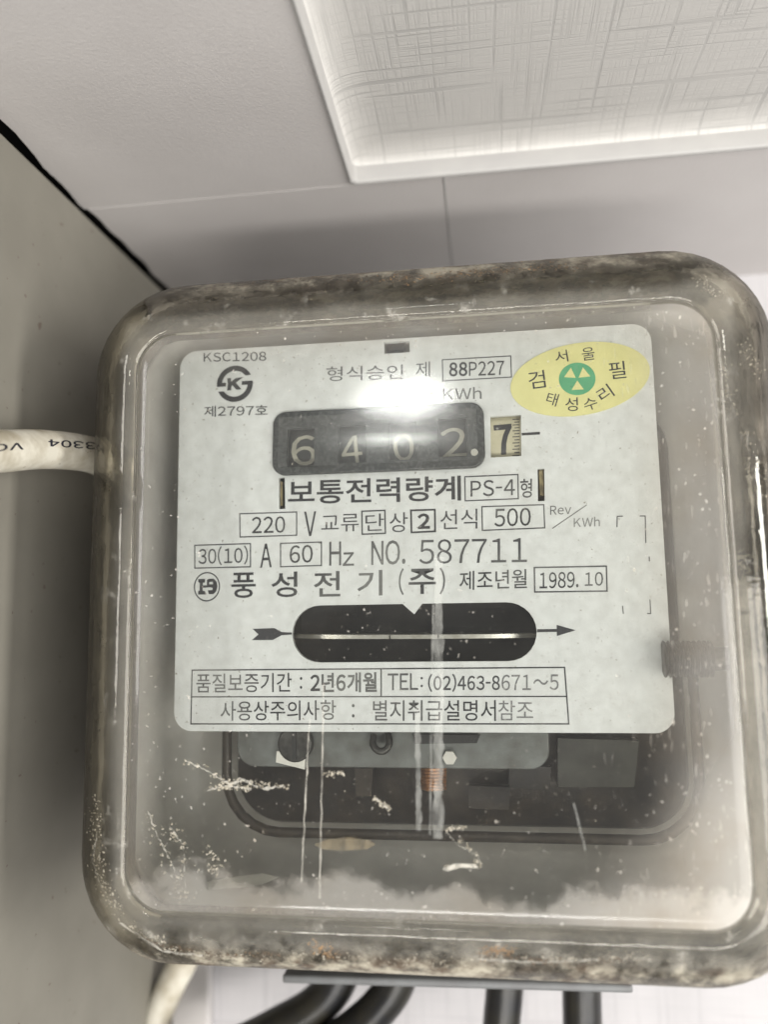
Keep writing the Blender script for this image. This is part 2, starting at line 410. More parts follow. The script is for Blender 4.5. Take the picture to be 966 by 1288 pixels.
def outline_px(corners, wpx, mat, parent, Y=INK_Y, name='printed_box'):
    pts = [Vector(P2(a, b, Y)) for a, b in corners]
    k = (Vector(P2(400, 600, Y)) - Vector(P2(401, 600, Y))).length * wpx
    c = sum(pts, Vector((0, 0))) / len(pts)
    inner = []
    for i, p in enumerate(pts):
        inner.append(Vector((p.x + math.copysign(k, c.x - p.x), p.y + math.copysign(k, c.y - p.y))))
    vs = [(p.x, Y, p.y) for p in pts] + [(p.x, Y, p.y) for p in inner]
    fs = [(i, (i + 1) % 4, 4 + (i + 1) % 4, 4 + i) for i in range(4)]
    me = bpy.data.meshes.new(name); me.from_pydata(vs, [], fs)
    return link(name, me, M[mat], parent)

def bar_px(a, b, wpx, mat, parent, Y=INK_Y, name='printed_line'):
    A = Vector(P2(*a, Y)); B = Vector(P2(*b, Y)); k = 0.000137 * wpx / 2
    d = (B - A).normalized(); n = Vector((-d.y, d.x)) * k
    vs = [(p.x, Y, p.y) for p in (A - n, B - n, B + n, A + n)]
    me = bpy.data.meshes.new(name); me.from_pydata(vs, [], [(0, 1, 2, 3)])
    return link(name, me, M[mat], parent)

def tube(name, pts, r, mat, parent=None, n=20, res=10, radii=None, poly=False):
    cu = bpy.data.curves.new(name, 'CURVE'); cu.dimensions = '3D'; cu.bevel_depth = r; cu.bevel_resolution = n // 4
    cu.use_fill_caps = True
    if poly:
        sp = cu.splines.new('POLY'); sp.points.add(len(pts) - 1)
        for i, p in enumerate(pts): sp.points[i].co = (*p, 1)
    else:
        sp = cu.splines.new('BEZIER'); sp.bezier_points.add(len(pts) - 1)
    for i, p in enumerate([] if poly else pts):
        b = sp.bezier_points[i]; b.co = p; b.handle_left_type = b.handle_right_type = 'AUTO'
        if radii: b.radius = radii[i]
    sp.resolution_u = res
    tmp = bpy.data.objects.new('tmp', cu)
    me = bpy.data.meshes.new_from_object(tmp); bpy.data.objects.remove(tmp); bpy.data.curves.remove(cu)
    me.materials.clear(); me.name = name
    return link(name, me, mat, parent, True)

# ------------------------------------------------------------------ setting
WX, ZC, YB = -0.0712, 0.0731, 0.0752          # side wall, ceiling, back wall
struct(quadm('back_wall', [(-0.12, YB, -0.4), (0.5, YB, -0.4), (0.5, YB, 0.12), (-0.12, YB, 0.12)], M['wallpaper']))
struct(box('side_wall', WX - 0.02, WX, -0.04, YB + 0.01, -0.4, 0.0721, M['side']))
struct(box('gap_light_stop', WX - 0.024, WX - 0.0201, -0.04, YB + 0.01, 0.06, 0.0795, M['dark']))  # dark sheet added to stop light leaking into the gap
# white corner strip standing on the back wall beside the side wall
a0, a1 = at(222, 1240, YB - 0.003), at(264, 1240, YB - 0.003)
struct(box('wall_trim', WX + 0.0002, a1.x, YB - 0.004, YB - 0.0005, -0.4, 0.0728, M['panel'], bev=0.0006))

RX, RY = -0.0123, 0.0150                      # corner of the ceiling recess
ST = 0.0158                                   # where the near panel laps over the far band
def ceiling_piece(name, outline, z, th, mat):
    bm = bmesh.new()
    vs = [bm.verts.new((x, y, z)) for x, y in outline]
    f = bm.faces.new(vs); r = bmesh.ops.extrude_face_region(bm, geom=[f])
    for e in r['geom']:
        if isinstance(e, bmesh.types.BMVert): e.co.z += th
    bmesh.ops.recalc_face_normals(bm, faces=bm.faces)
    return struct(from_bm(name, bm, mat))
def jag(y0, y1, n, xs):
    out = []
    for i in range(n + 1):
        t = i / n; y = y0 + (y1 - y0) * t
        x = xs + 0.0012 * noise.noise(Vector((y * 110, 3.1, 0))) + 0.0002 * noise.noise(Vector((y * 700, 1, 0)))
        out.append((x, y))
    return out
left_far = jag(YB, ST + 0.0008, 26, -0.0698)
ceiling_piece('ceiling_band', [(0.0068, YB)] + left_far + [(-0.0702, ST), (0.0066, ST - 0.0006)], ZC, 0.003, M['panel'])
ceiling_piece('ceiling_band', [(0.4, YB)] + [(0.0072, YB), (0.0070, ST - 0.0006), (0.4, ST - 0.0006)], ZC, 0.003, M['panel'])
left_near = jag(ST, -0.0, 14, -0.0706) + jag(-0.004, -0.15, 20, -0.0699)
ceiling_piece('ceiling', left_near + [(RX, -0.15), (RX, ST)], ZC + 0.00008, 0.003, M['panel'])
struct(box('panel_seam', 0.0067, 0.0071, ST - 0.0003, YB, ZC - 0.00006, ZC + 0.001, M['trim'], bev=0.00008))
struct(quadm('ceiling_backing', [(-0.13, -0.15, 0.0795), (-0.13, YB + 0.01, 0.0795), (0.5, YB + 0.01, 0.0795), (0.5, -0.15, 0.0795)], M['dark']))
# recess: white inner edge, then the wallpaper curving into the recess ceiling
def recess(name, prof, mat, ext=0.42):
    vs, fs = [], []
    for o, z in prof:                        # o = distance inward from the recess edge
        r = 0.002
        pts = [(RX + o, -0.15)] + [(RX + o, RY - o - 0.001)] + [(RX + o + 0.001, RY - o)] + [(ext, RY - o)]
        vs += [(x, y, z) for x, y in pts]
    for i in range(len(prof) - 1):
        for j in range(3):
            a = i * 4 + j; fs.append((a, a + 1, a + 5, a + 4))
    me = bpy.data.meshes.new(name); me.from_pydata(vs, [], fs)
    return struct(link(name, me, mat, None, True))
recess('recess_edge', [(0, ZC - 0.0003), (0.0004, ZC - 0.0005), (0.0007, ZC + 0.0003), (0.0007, ZC + 0.0034)], M['trim'])
prof = [(0.0007, ZC + 0.0034)]
for i in range(1, 9):
    a = math.radians(90 * i / 8); prof.append((0.0007 + 0.007 * (1 - math.cos(a)), ZC + 0.0034 + 0.0022 * math.sin(a)))
prof.append((0.30, ZC + 0.0058))
recess('recess_ceiling', prof, M['wallpaper_top'])

# ------------------------------------------------------------------ electricity meter
meter = bpy.data.objects.new('electricity_meter', None); C.objects.link(meter); 
tag(meter, 'old electricity meter with grey name plate behind a dirty rounded glass cover', 'electricity meter')

# base housing behind the glass
GX, GZ = 0.00225, -0.0126
def shell(name, sections, mat, parent, cap0=False, cap1=False, smooth=True):
    bm = bmesh.new(); rows = []
    for (cx, cz, hw, hh, r, y) in sections:
        rows.append([bm.verts.new((x, y, z)) for x, z in rrect(cx, cz, hw, hh, r)])
    for a, b in zip(rows, rows[1:]):
        n = len(a)
        for i in range(n): bm.faces.new((a[i], a[(i + 1) % n], b[(i + 1) % n], b[i]))
    if cap0: bm.faces.new(rows[0])
    if cap1: bm.faces.new(rows[-1])
    bmesh.ops.recalc_face_normals(bm, faces=bm.faces)
    return from_bm(name, bm, mat, parent, smooth)
shell('base_housing', [(GX, GZ, 0.0460, 0.0455, 0.010, 0.0205), (GX, GZ, 0.0500, 0.0495, 0.013, 0.0190), (GX, GZ, 0.0522, 0.0517, 0.014, 0.0150), (GX, GZ, 0.0532, 0.0527, 0.0145, 0.0035),
                       (GX, GZ, 0.0541, 0.0536, 0.015, 0.0035), (GX, GZ, 0.0541, 0.0536, 0.015, 0.0320)], M['base'], meter, cap0=True)
shell('base_flange', [(GX, GZ, 0.0535, 0.053, 0.016, 0.0295), (GX, GZ, 0.0548, 0.0543, 0.016, 0.0345), (GX, GZ, 0.0590, 0.0585, 0.017, 0.0345),
                      (GX, GZ, 0.0590, 0.0585, 0.017, 0.040), (GX, GZ, 0.0550, 0.0545, 0.017, 0.042), (GX, GZ, 0.0545, 0.054, 0.016, YB - 0.0006)], M['frame'], meter)  # flange coloured dark so the outer rim reads darker through the glass

# glass cover: solid moulded rim and front pane
def build_cover():
    cx0, cz0, hw0, hh0, r0 = 0.00225, -0.0132, 0.04595, 0.0456, 0.0065
    W = 0.0113
    def sec(o, y):
        k = max(0, min(1, o / W))
        return rrect(cx0, cz0 + 0.0006 * k, hw0 + o, hh0 + o, r0 + 0.95 * o if o > -0.004 else r0 + 0.9 * o)
    prof = []                                   # outer side, centre to back
    for s in (0.25, 0.5, 0.7, 0.85): prof.append((('s', s), -0.0142 - 0.0007 * math.cos(s * 1.55)))
    prof += [(-0.0022, -0.01425), (-0.0006, -0.01420), (-0.0002, -0.01395), (0.0, -0.01372), (0.0002, -0.0139), (0.0006, -0.01435)]
    for i in range(1, 13):
        a = math.radians(90 * i / 12)
        prof.append((0.0006 + (W - 0.0006) * math.sin(a), -0.01475 + 0.0004 + 0.0112 * (1 - math.cos(a))))
    prof += [(W + 0.0002, 0.004), (W + 0.0004, 0.028), (W + 0.0016, 0.030), (W + 0.0016, 0.034)]
    inner = [(W - 0.0022, 0.034), (W - 0.0022, 0.004)]
    for i in range(12, 0, -1):
        a = math.radians(90 * i / 12)
        inner.append((0.0004 + (W - 0.003) * math.sin(a), -0.0116 + 0.0086 * (1 - math.cos(a))))
    inner += [(-0.0006, -0.01165), (-0.0022, -0.0117)]
    for s in (0.85, 0.7, 0.5, 0.25): inner.append((('s', s), -0.0117 - 0.0007 * math.cos(s * 1.55)))
    bm = bmesh.new(); rows = []
    def add(o, y):
        if isinstance(o, tuple):
            s = o[1]; pts = rrect(cx0, cz0, (hw0 - 0.0022) * s, (hh0 - 0.0022) * s, (r0 - 0.002) * s)
        else: pts = sec(o, y)
        rows.append(([bm.verts.new((x, y, z)) for x, z in pts], o))
    for o, y in prof: add(o, y)
    nout = len(rows)
    for o, y in inner: add(o, y)
    c0 = bm.verts.new((cx0, -0.0149, cz0)); c1 = bm.verts.new((cx0, -0.0124, cz0))
    n = len(rows[0][0])
    def pane(o): return isinstance(o, tuple) or o <= -0.0006
    for (a, oa), (b, ob) in zip(rows, rows[1:]):
        mi = 0 if (pane(oa) and pane(ob)) else 1
        for i in range(n):
            f = bm.faces.new((a[i], a[(i + 1) % n], b[(i + 1) % n], b[i])); f.material_index = mi
    for row, c in ((rows[0][0], c0), (rows[-1][0], c1)):
        for i in range(n): bm.faces.new((row[i], row[(i + 1) % n], c))
    bmesh.ops.recalc_face_normals(bm, faces=bm.faces)
    me = bpy.data.meshes.new('glass_cover'); bm.to_mesh(me); bm.free()
    me.materials.append(M['pane']); me.materials.append(M['rim'])
    return link('glass_cover', me, None, meter, True)
cover = build_cover()

# pale flat shapes painting the reflections seen low inside the housing
poly_px('pale_reflection', [(283, 1047), (300, 1052), (318, 1062), (345, 1066), (357, 1076), (352, 1087), (322, 1096), (285, 1100), (262, 1106), (262, 1070), (270, 1050)], 0.0215, M['white_plastic'], meter, 0.0004)
poly_px('reflection_sliver', [(262, 1108), (300, 1102), (330, 1098), (350, 1103), (330, 1112), (296, 1116), (262, 1118)], 0.0100, M['white_plastic'], meter, 0.0003)
# mechanism behind the name plate
fl, fr_, fb = at(292, 1000, 0.012).x, at(874, 1000, 0.012).x, at(560, 1048, 0.010).z
mz0, mz1 = fb, 0.024
mcx, mcz = (fl + fr_) / 2, (mz0 + mz1) / 2
frame = shell('mechanism_frame', [(mcx, mcz, (fr_ - fl) / 2 - 0.0012, (mz1 - mz0) / 2 - 0.0012, 0.008, 0.012), (mcx, mcz, (fr_ - fl) / 2, (mz1 - mz0) / 2, 0.009, 0.015),
                          (mcx, mcz, (fr_ - fl) / 2, (mz1 - mz0) / 2, 0.009, 0.038)], M['frame'], meter, cap0=True)
# ring round the lower edge of the frame
pts = [Vector((x, 0.0105, z)) for x, z in rrect(mcx, mcz, (fr_ - fl) / 2 + 0.0006, (mz1 - mz0) / 2 + 0.0006, 0.010, 6)]
cu_pts = pts[7:28]
tube('frame_edge', [pts[13] + Vector((0, 0, 0.012))] + pts[14:28] + [pts[27] + Vector((0, 0, 0.02))], 0.0009, M['ring'], meter, res=4, poly=True)
# bracket plate with screw and hook
b0, b1 = at(300, 905, 0.004), at(690, 966, 0.004)
flat('bracket', [rrect((b0.x + b1.x) / 2, (b0.z + b1.z) / 2 + 0.001, (b1.x - b0.x) / 2, (b0.z - b1.z) / 2 + 0.001, 0.003)], 0.004, 0.0015, M['bracket'], meter, 0.0003)
bracket = bpy.data.objects['bracket']
def disc_mesh(name, c, r, depth, mat, parent, n=32, bevel=0.0):
    return flat(name, [[(c[0] + r * math.cos(2 * math.pi * i / n), c[1] + r * math.sin(2 * math.pi * i / n)) for i in range(n)]], c[2], depth, mat, parent, bevel)
s = at(371, 936, 0.0025)
sc = disc_mesh('screw', (s.x, s.z, 0.0022), 0.0027, 0.0018, M['steel'], meter, bevel=0.0004)
box('slot', s.x - 0.0004, s.x + 0.0003, 0.0019, 0.0024, s.z - 0.0024, s.z + 0.0024, M['black'], sc)
poly_px('screw_tab', [(349, 944), (385, 951), (384, 967), (348, 958)], 0.0030, M['white_plastic'], meter, 0.0006)
h = [at(470, 925, 0.003), at(470, 938, 0.002), at(480, 945, 0.0015), at(489, 938, 0.002), at(488, 922, 0.003)]
tube('wire_hook', h, 0.0006, M['steel'], meter)
poly_px('dark_gap', [(520, 923), (604, 924), (600, 934), (522, 935)], 0.0035, M['black'], meter, 0.0006)
# copper coil beside its white nut
for k in range(8):
    y = 962 + k * 4.2
    a, b, c_ = at(531, y, 0.009), at(545, y + 1.5, 0.006), at(560, y, 0.009)
    tube('coil_turn', [a, b, c_], 0.00033, M['copper'], meter, n=8, res=5)
s = at(566, 952, 0.004); disc_mesh('nut', (s.x, s.z, 0.003), 0.0012, 0.002, M['white_plastic'], meter, 6)
poly_px('coil_bobbin', [(700, 925), (800, 928), (794, 985), (700, 985)], 0.0115, M['bobbin'], meter, 0.003)
poly_px('terminal_tag', [(447, 965), (470, 965), (468, 1000), (449, 1000)], 0.0112, M['ring'], meter, 0.001)
for a, b in ((640, 960), (590, 985)):
    poly_px('coil_bobbin', [(a, b), (a + 52, b + 2), (a + 50, b + 30), (a, b + 28)], 0.0113, M['frame'], meter, 0.002)
# threaded adjusting stud at the right of the plate
sy = -0.002; A = at(836, 829, sy); B = at(894, 829, sy); r = 0.0029
rows = []; bm = bmesh.new(); nseg = 16; nt_ = 90
for i in range(nt_ + 1):
    x = A.x + (B.x - A.x) * i / nt_
    rr = r * (0.90 + 0.12 * math.cos(i / nt_ * 2 * math.pi * 9))
    rows.append([bm.verts.new((x, sy + rr * math.cos(2 * math.pi * j / nseg), A.z + rr * math.sin(2 * math.pi * j / nseg))) for j in range(nseg)])
for a_, b_ in zip(rows, rows[1:]):
    for j in range(nseg): bm.faces.new((a_[j], a_[(j + 1) % nseg], b_[(j + 1) % nseg], b_[j]))
bm.faces.new(rows[-1]); bm.faces.new(rows[0])
bmesh.ops.recalc_face_normals(bm, faces=bm.faces)
stud = from_bm('threaded_stud', bm, M['steel'], meter, True)
tube('stud_tip', [Vector((B.x, sy, A.z)), Vector((B.x + 0.003, sy, A.z)), Vector((B.x + 0.0032, sy, A.z))], 0.0019, M['steel'], stud)

# ---- name plate
H = 0.068205
WP = 0.084
def stadium(x0, x1, z0, z1, n=14):
    r = (z1 - z0) / 2; cz = (z0 + z1) / 2; o = []
    for i in range(n + 1):
        a = -math.pi / 2 + math.pi * i / n; o.append((x1 - r + r * math.cos(a), cz + r * math.sin(a)))
    for i in range(n + 1):
        a = math.pi / 2 + math.pi * i / n; o.append((x0 + r + r * math.cos(a), cz + r * math.sin(a)))
    return o
def quad_hole(c): return [P2(a, b) for a, b in c]
st0, st1 = P2(367.5, 797), P2(675.5, 795)
zt = P2(520, 759.5)[1]; zb = P2(520, 832.5)[1]
stad = stadium(st0[0], st1[0], zb, zt)
# notch in the upper edge of the disc window
i_top = 15
nl, nm, nr = P2(506.5, 760), P2(521, 772.5), P2(531, 760)
stad = stad[:i_top] + [(nr[0], zt), (nm[0], nm[1]), (nl[0], zt)] + stad[i_top:]
bez = [P2(344, 519), P2(608, 508), P2(610, 590.5), P2(346, 597.5)]
bcx = sum(p[0] for p in bez) / 4; bcz = sum(p[1] for p in bez) / 4
bhw = ((bez[1][0] - bez[0][0]) + (bez[2][0] - bez[3][0])) / 4; bhh = ((bez[0][1] - bez[3][1]) + (bez[1][1] - bez[2][1])) / 4
loops = [rrect(0, 0, WP / 2, H / 2, 0.0032), stad, rrect(bcx, bcz, bhw, bhh, 0.0022, 5),
         quad_hole([(617, 524), (655.5, 522), (656, 573.5), (617.5, 575.5)]),
         quad_hole([(483, 431), (515, 429), (515.5, 443), (483.5, 445)]),
         quad_hole([(350.5, 601), (358, 600.5), (358.5, 640), (351, 640.5)]),
         quad_hole([(676.5, 590), (685, 589.5), (685.5, 630), (677, 630.5)])]
plate = flat('name_plate', loops, 0.0, 0.0008, M['plate'], meter)
# dark pieces seen in the holes
box('disc_well', st0[0] - 0.001, st1[0] + 0.001, 0.0105, 0.0112, zb - 0.001, zt + 0.001, M['black'], meter)
for a in ((483, 437, 516, 2), (354, 620, 359, 6), (681, 610, 686, 6)):
    pass
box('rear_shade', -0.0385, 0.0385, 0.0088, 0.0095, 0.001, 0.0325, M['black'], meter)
p = at(498, 438, 0.003); box('catch', p.x - 0.0016, p.x + 0.0016, 0.002, 0.004, p.z - 0.0008, p.z + 0.0008, M['frame'], meter, bev=0.0002)
for px, py in ((355, 622), (681.5, 608)):
    p = at(px, py, 0.002); box('post', p.x - 0.00045, p.x + 0.0003, 0.001, 0.006, p.z - 0.0022, p.z + 0.0022, M['brass'], meter, bev=0.0001)
# rotating disc: a thin round plate seen edge on through the window
dz = at(520, 800.5, 0.004).z
cyl = bmesh.new(); bmesh.ops.create_cone(cyl, cap_ends=True, segments=96, radius1=0.0232, radius2=0.0232, depth=0.0007)
for v in cyl.verts:
    v.co = Vector((v.co.x + 0.0005, v.co.y + 0.0255, v.co.z))
bmesh.ops.rotate(cyl, verts=cyl.verts, cent=(0, 0.02, 0), matrix=Matrix.Rotation(math.radians(0.4), 3, 'Y'))
for v in cyl.verts:
    v.co.z += dz; v.co.y = 0.0023 + (v.co.y - 0.0023) * 0.30
from_bm('rotating_disc', cyl, M['disc'], meter)

for k_ in range(9):
    xg = st0[0] + 0.004 + k_ * 0.0042
    box('edge_mark', xg, xg + 0.00022, 0.0022, 0.0026, dz - 0.00030, dz + 0.00030, M['black'], bpy.data.objects['rotating_disc']) if abs(xg) < 0.0125 and k_ % 2 else None

# ---- register
reg = flat('register_bezel', [rrect(bcx, bcz, bhw - 0.0002, bhh - 0.0002, 0.0021, 6)] +
           [rrect(*(lambda a, b: (a, b))(*P2(cx_, cy_)), 0.0027, 0.00365, 0.0004, 2) for cx_, cy_ in ((380, 564), (444, 560), (507, 556), (569.5, 551.5))],
           -0.0011, 0.0012, M['bezel'], meter, 0.0003)
ang = math.radians(4.0)
for v in reg.data.vertices: v.co.y += (v.co.z - bcz) * math.tan(ang)
# clear window over the figures, leaning a little so that it catches the ceiling lamp
wp = at(503, 564, -0.0022)
hv = ((CAM - wp).normalized() + (Vector((-0.076, -0.768, 0.264)) - wp).normalized()).normalized()
wv, wf = [], []
for i in range(13):
    for j in range(7):
        x = bcx + (bhw - 0.0012) * (i / 6 - 1); z = bcz + (bhh - 0.0012) * (j / 3 - 1)
        y = wp.y - ((x - wp.x) * hv.x + (z - wp.z) * hv.z) / hv.y + 0.0002 * ((i / 6 - 1) ** 2 + (j / 3 - 1) ** 2)
        wv.append((x, y, z))
        if i and j: a = i * 7 + j; wf.append((a, a - 1, a - 8, a - 7))
wm = bpy.data.meshes.new('register_window'); wm.from_pydata(wv, [], wf)
link('register_window', wm, M['window'], meter, True)
o_ = disc_mesh('pointer_dot', (*P2(597, 571), -0.00155), 0.0006, 0.0002, M['white_plastic'], reg)
def wheel(px, py, digit, hpx=37, wpx=31, mat='wheel', dmat='cream', halfw=0.0029, off=0.0, R=0.0085, rot=0):
    c = P2(px, py, 0.0015)
    bm = bmesh.new(); bmesh.ops.create_cone(bm, cap_ends=True, segments=128, radius1=R, radius2=R, depth=halfw * 2)
    bmesh.ops.rotate(bm, verts=bm.verts, cent=(0, 0, 0), matrix=Matrix.Rotation(math.pi / 2, 3, 'Y'))
    for v in bm.verts: v.co += Vector((c[0], 0.0008 + R, bcz))
    wh = from_bm('number_wheel', bm, M[mat], meter, False)
    g = glyph(digit, px, py + 3, hpx, wpx, rot, dmat, 0.0, wh, 'digit', off)
    b2 = bmesh.new(); b2.from_mesh(g.data)
    for kz in range(-9, 10):
        bmesh.ops.bisect_plane(b2, geom=b2.verts[:] + b2.edges[:] + b2.faces[:], plane_co=(0, 0, bcz + kz * 0.00035), plane_no=(0, 0, 1))
    b2.to_mesh(g.data); b2.free()
    for v in g.data.vertices:
        dzv = v.co.z - bcz
        v.co.y = 0.0008 + R - math.sqrt(max(R * R - dzv * dzv, 1e-9)) - 0.00006
    return wh
wheel(380, 562, '6'); wheel(441, 561, '4', 34, 26); wheel(507, 558, '0', 34, 26); wheel(571, 552, '2', 38, 33)
wh = wheel(634, 548, '7', 39, 23, 'wheel_cream', 'ink', 0.0030, off=0.03)
for k in range(13):
    y = 526 + k * 3.8
    b_ = bar_px((647.5 if k % 2 else 645, y), (654, y - 0.4), 1.1, 'black_print', wh, 0.0003, 'tick_mark')
    for v in b_.data.vertices:
        dzv = v.co.z - bcz; v.co.y = 0.0008 + 0.0085 - math.sqrt(0.0085 ** 2 - dzv * dzv) - 0.00006

# ---- printed marks on the plate
T = lambda *a, **k: text(*a, parent=plate, **k)
T('KSC1208', 255.8, 449.5, 334.7, 448, 11.5, 'ink')
T('제2797호', 256.5, 517.5, 336.5, 516, 14, 'ink')
T('형식승인', 410.5, 470.5, 507.5, 467.5, 18.5, 'ink_thin')
T('제', 523, 465, 541, 464, 19, 'ink_thin')
T('88', 565, 464.8, 588, 464, 18, 'ink', off=0.02)
T('P227', 590, 464, 634.3, 462.3, 18, 'ink_thin')
T('KWh', 557, 495.5, 606, 494, 15, 'ink_thin')
T('보통전력량계', 362, 619.5, 580, 613.8, 31, 'ink', off=0.016)
T('PS-4', 592, 614.8, 648, 612.7, 20.5, 'ink_thin')
T('형', 654.5, 614.5, 669.5, 613.8, 24, 'ink', off=0.008)
T('220', 316.5, 660.7, 358.5, 659.6, 21, 'ink')
T('V', 382.4, 659, 397.5, 658.5, 31, 'ink')
T('교류', 404, 658.5, 451.3, 657, 22, 'ink_thin')
T('단', 459.5, 657.3, 483, 656.5, 21.5, 'ink_thin')
T('상', 490, 657.3, 513, 656.6, 25, 'ink_thin')
T('2', 525, 655.8, 541, 655.3, 19.5, 'ink', off=0.03)
T('선식', 554, 654, 600.6, 652.3, 25, 'ink_thin')
T('500', 622, 651.3, 668, 649.8, 23, 'ink')
T('Rev', 692.3, 642, 718.8, 640.8, 11.5, 'ink_thin')
T('KWh', 722, 657, 755, 655.8, 12, 'ink_faint')
bar_px((695, 664.7), (738.5, 635), 1.2, 'ink_thin', plate)
T('30(10)', 249.3, 699.8, 311.8, 698, 24, 'ink_thin')
T('A', 327, 699.2, 341.5, 698.4, 30, 'ink')
T('60', 364, 697.3, 393.3, 696.3, 22.5, 'ink')
T('H', 414, 696.5, 429, 696, 30, 'ink_thin')
T('z', 431, 703.5, 445.3, 703, 17, 'ink_thin')
T('NO.', 467, 695.6, 510, 694.5, 31, 'ink_thin')
T('587711', 527.5, 694.2, 663, 691.8, 31, 'ink_thin', off=-0.008)
for ch, a, b, y in (('풍', 290.6, 321.5, 736.5), ('성', 341, 374, 735.5), ('전', 394.5, 428, 734.8), ('기', 449.3, 481, 733.6), ('주', 514, 548.5, 731.5)):
    T(ch, a, y, b, y - 0.7, 32, 'ink', off=0.012)
T('(', 501.5, 731.8, 508, 731.5, 34, 'ink_thin'); T(')', 553, 730.8, 560, 730.4, 34, 'ink_thin')
T('제조년월', 578, 730.5, 663, 727.8, 24, 'ink', off=0.006)
T('1989.', 679, 730.3, 728, 729, 20.5, 'ink'); T('10', 736, 728.6, 759, 728, 17.5, 'ink_thin')
T('품질보증기간', 246.5, 859.5, 366.7, 858.3, 24, 'ink', off=0.004); T(':', 377, 859, 380, 859, 15, 'ink')
T('2년6개월', 390, 859, 474, 858, 25, 'ink', off=0.018)
T('TEL', 487.6, 857.7, 526, 857.3, 21, 'ink_thin'); T(':', 529, 858, 532, 858, 13, 'ink_thin')
T('(02)463-8', 538.6, 859, 629, 858.6, 23, 'ink_thin', off=0.008); T('671~5', 631, 858.6, 703, 858, 20, 'ink_faint')
T('사용상주의사항', 277, 894.3, 422.7, 893, 25, 'ink', off=0.004); T(':', 442.5, 894, 446, 894, 17, 'ink')
T('별지취급설명서', 469, 893.8, 624, 893.6, 26, 'ink', off=0.004); T('참조', 627, 893.6, 671, 893.5, 25, 'ink_faint')
O = lambda c, wpx=1.5, m='ink_thin': outline_px(c, wpx, m, plate)
O([(555.8, 452), (643.3, 447), (644.3, 474.9), (556.5, 479.8)], 1.3)
O([(584, 599), (652.5, 596), (653, 628), (584.6, 630.8)])
O([(300.5, 645.5), (373.7, 643.2), (373.7, 674), (300.9, 676.3)])
O([(454.2, 642.2), (485, 641), (485.7, 671.7), (454.6, 673)], 1.8)
O([(515.8, 640.9), (548.2, 639.9), (548.6, 669.4), (516.5, 671)], 2.2, 'ink')
O([(605.5, 636.6), (685, 634), (686.3, 664.7), (606.2, 668)])
O([(243.9, 685.2), (315.5, 683), (315.5, 713.7), (243.9, 715.4)])
O([(351.9, 682.8), (404.9, 681), (404.9, 712), (352, 713.7)])
O([(671.4, 713), (764, 711.2), (765, 744.4), (672, 745.6)], 1.7)
O([(240.5, 842.2), (711.3, 838.6), (716.7, 911.5), (238.9, 911.5)], 1.6, 'ink')
bar_px((240.5, 876.6), (713.5, 876), 1.5, 'ink', plate); bar_px((479.4, 841.5), (479.4, 876), 1.8, 'ink', plate)
for a, b in (((776.5, 649.5), (784, 649.2)), ((776.8, 649.5), (776.5, 663)), ((805, 649), (812.5, 649)), ((812, 649), (812.8, 683)),
             ((818, 754), (819, 772)), ((814.5, 771.5), (819, 772)), ((783.5, 762), (784.5, 772)), ((817, 700), (817.3, 706))):
    bar_px(a, b, 1.3, 'ink_thin', plate)
bar_px((656.5, 546.2), (679.5, 544.8), 3.4, 'ink', plate)
# arrow of the disc direction
poly_px('arrow_tail', [(317.5, 791), (345, 790), (354, 795), (367, 795.6), (367, 798.2), (354, 799), (343, 805), (316.5, 805.2), (325, 798)], 0, M['ink'], plate)
poly_px('arrow_head', [(676, 791.5), (700.5, 791.2), (700.5, 786), (724.5, 792.7), (700.8, 800), (700.6, 794.8), (676, 795.2)], 0, M['ink'], plate)
# round certification mark of two hooked arcs round a letter K
def kmark():
    c = Vector(P2(295.2, 482.8)); k = 0.0001385; ro, ri = 24.5 * k, 17.5 * k
    def arc(a0, a1, r, n=20): return [(c.x + r * math.cos(math.radians(a0 + (a1 - a0) * i / n)), c.y + r * math.sin(math.radians(a0 + (a1 - a0) * i / n))) for i in range(n + 1)]
    q = lambda x, y: (c.x + x * k, c.y + y * k)
    flat('emblem', [arc(27, 187, ro) + [q(-12.3, -3), q(-12, 2), q(-17, 2.2)] + arc(172, 38, ri) + [q(16, 10.5)]], INK_Y - 0.00002, 0.00004, M['ink'], plate)
    flat('emblem', [arc(203, 367, ro) + [q(9.5, 3), q(9.3, -2), q(17, -2.2)] + arc(-12, -146, ri) + [q(-16.5, -9.5)]], INK_Y - 0.00002, 0.00004, M['ink'], plate)
    flat('emblem', [[q(-10.5, 8), q(-5.5, 8), q(-5, 3), q(1, 7.5), q(11.5, 8.5), q(1.5, 1.5), q(9, -8), q(2, -8), q(-3.5, -1.5), q(-5, -4), q(-5, -8.5), q(-10.5, -8.5), q(-9.5, 0)]],
         INK_Y - 0.00002, 0.00004, M['ink'], plate)
kmark()
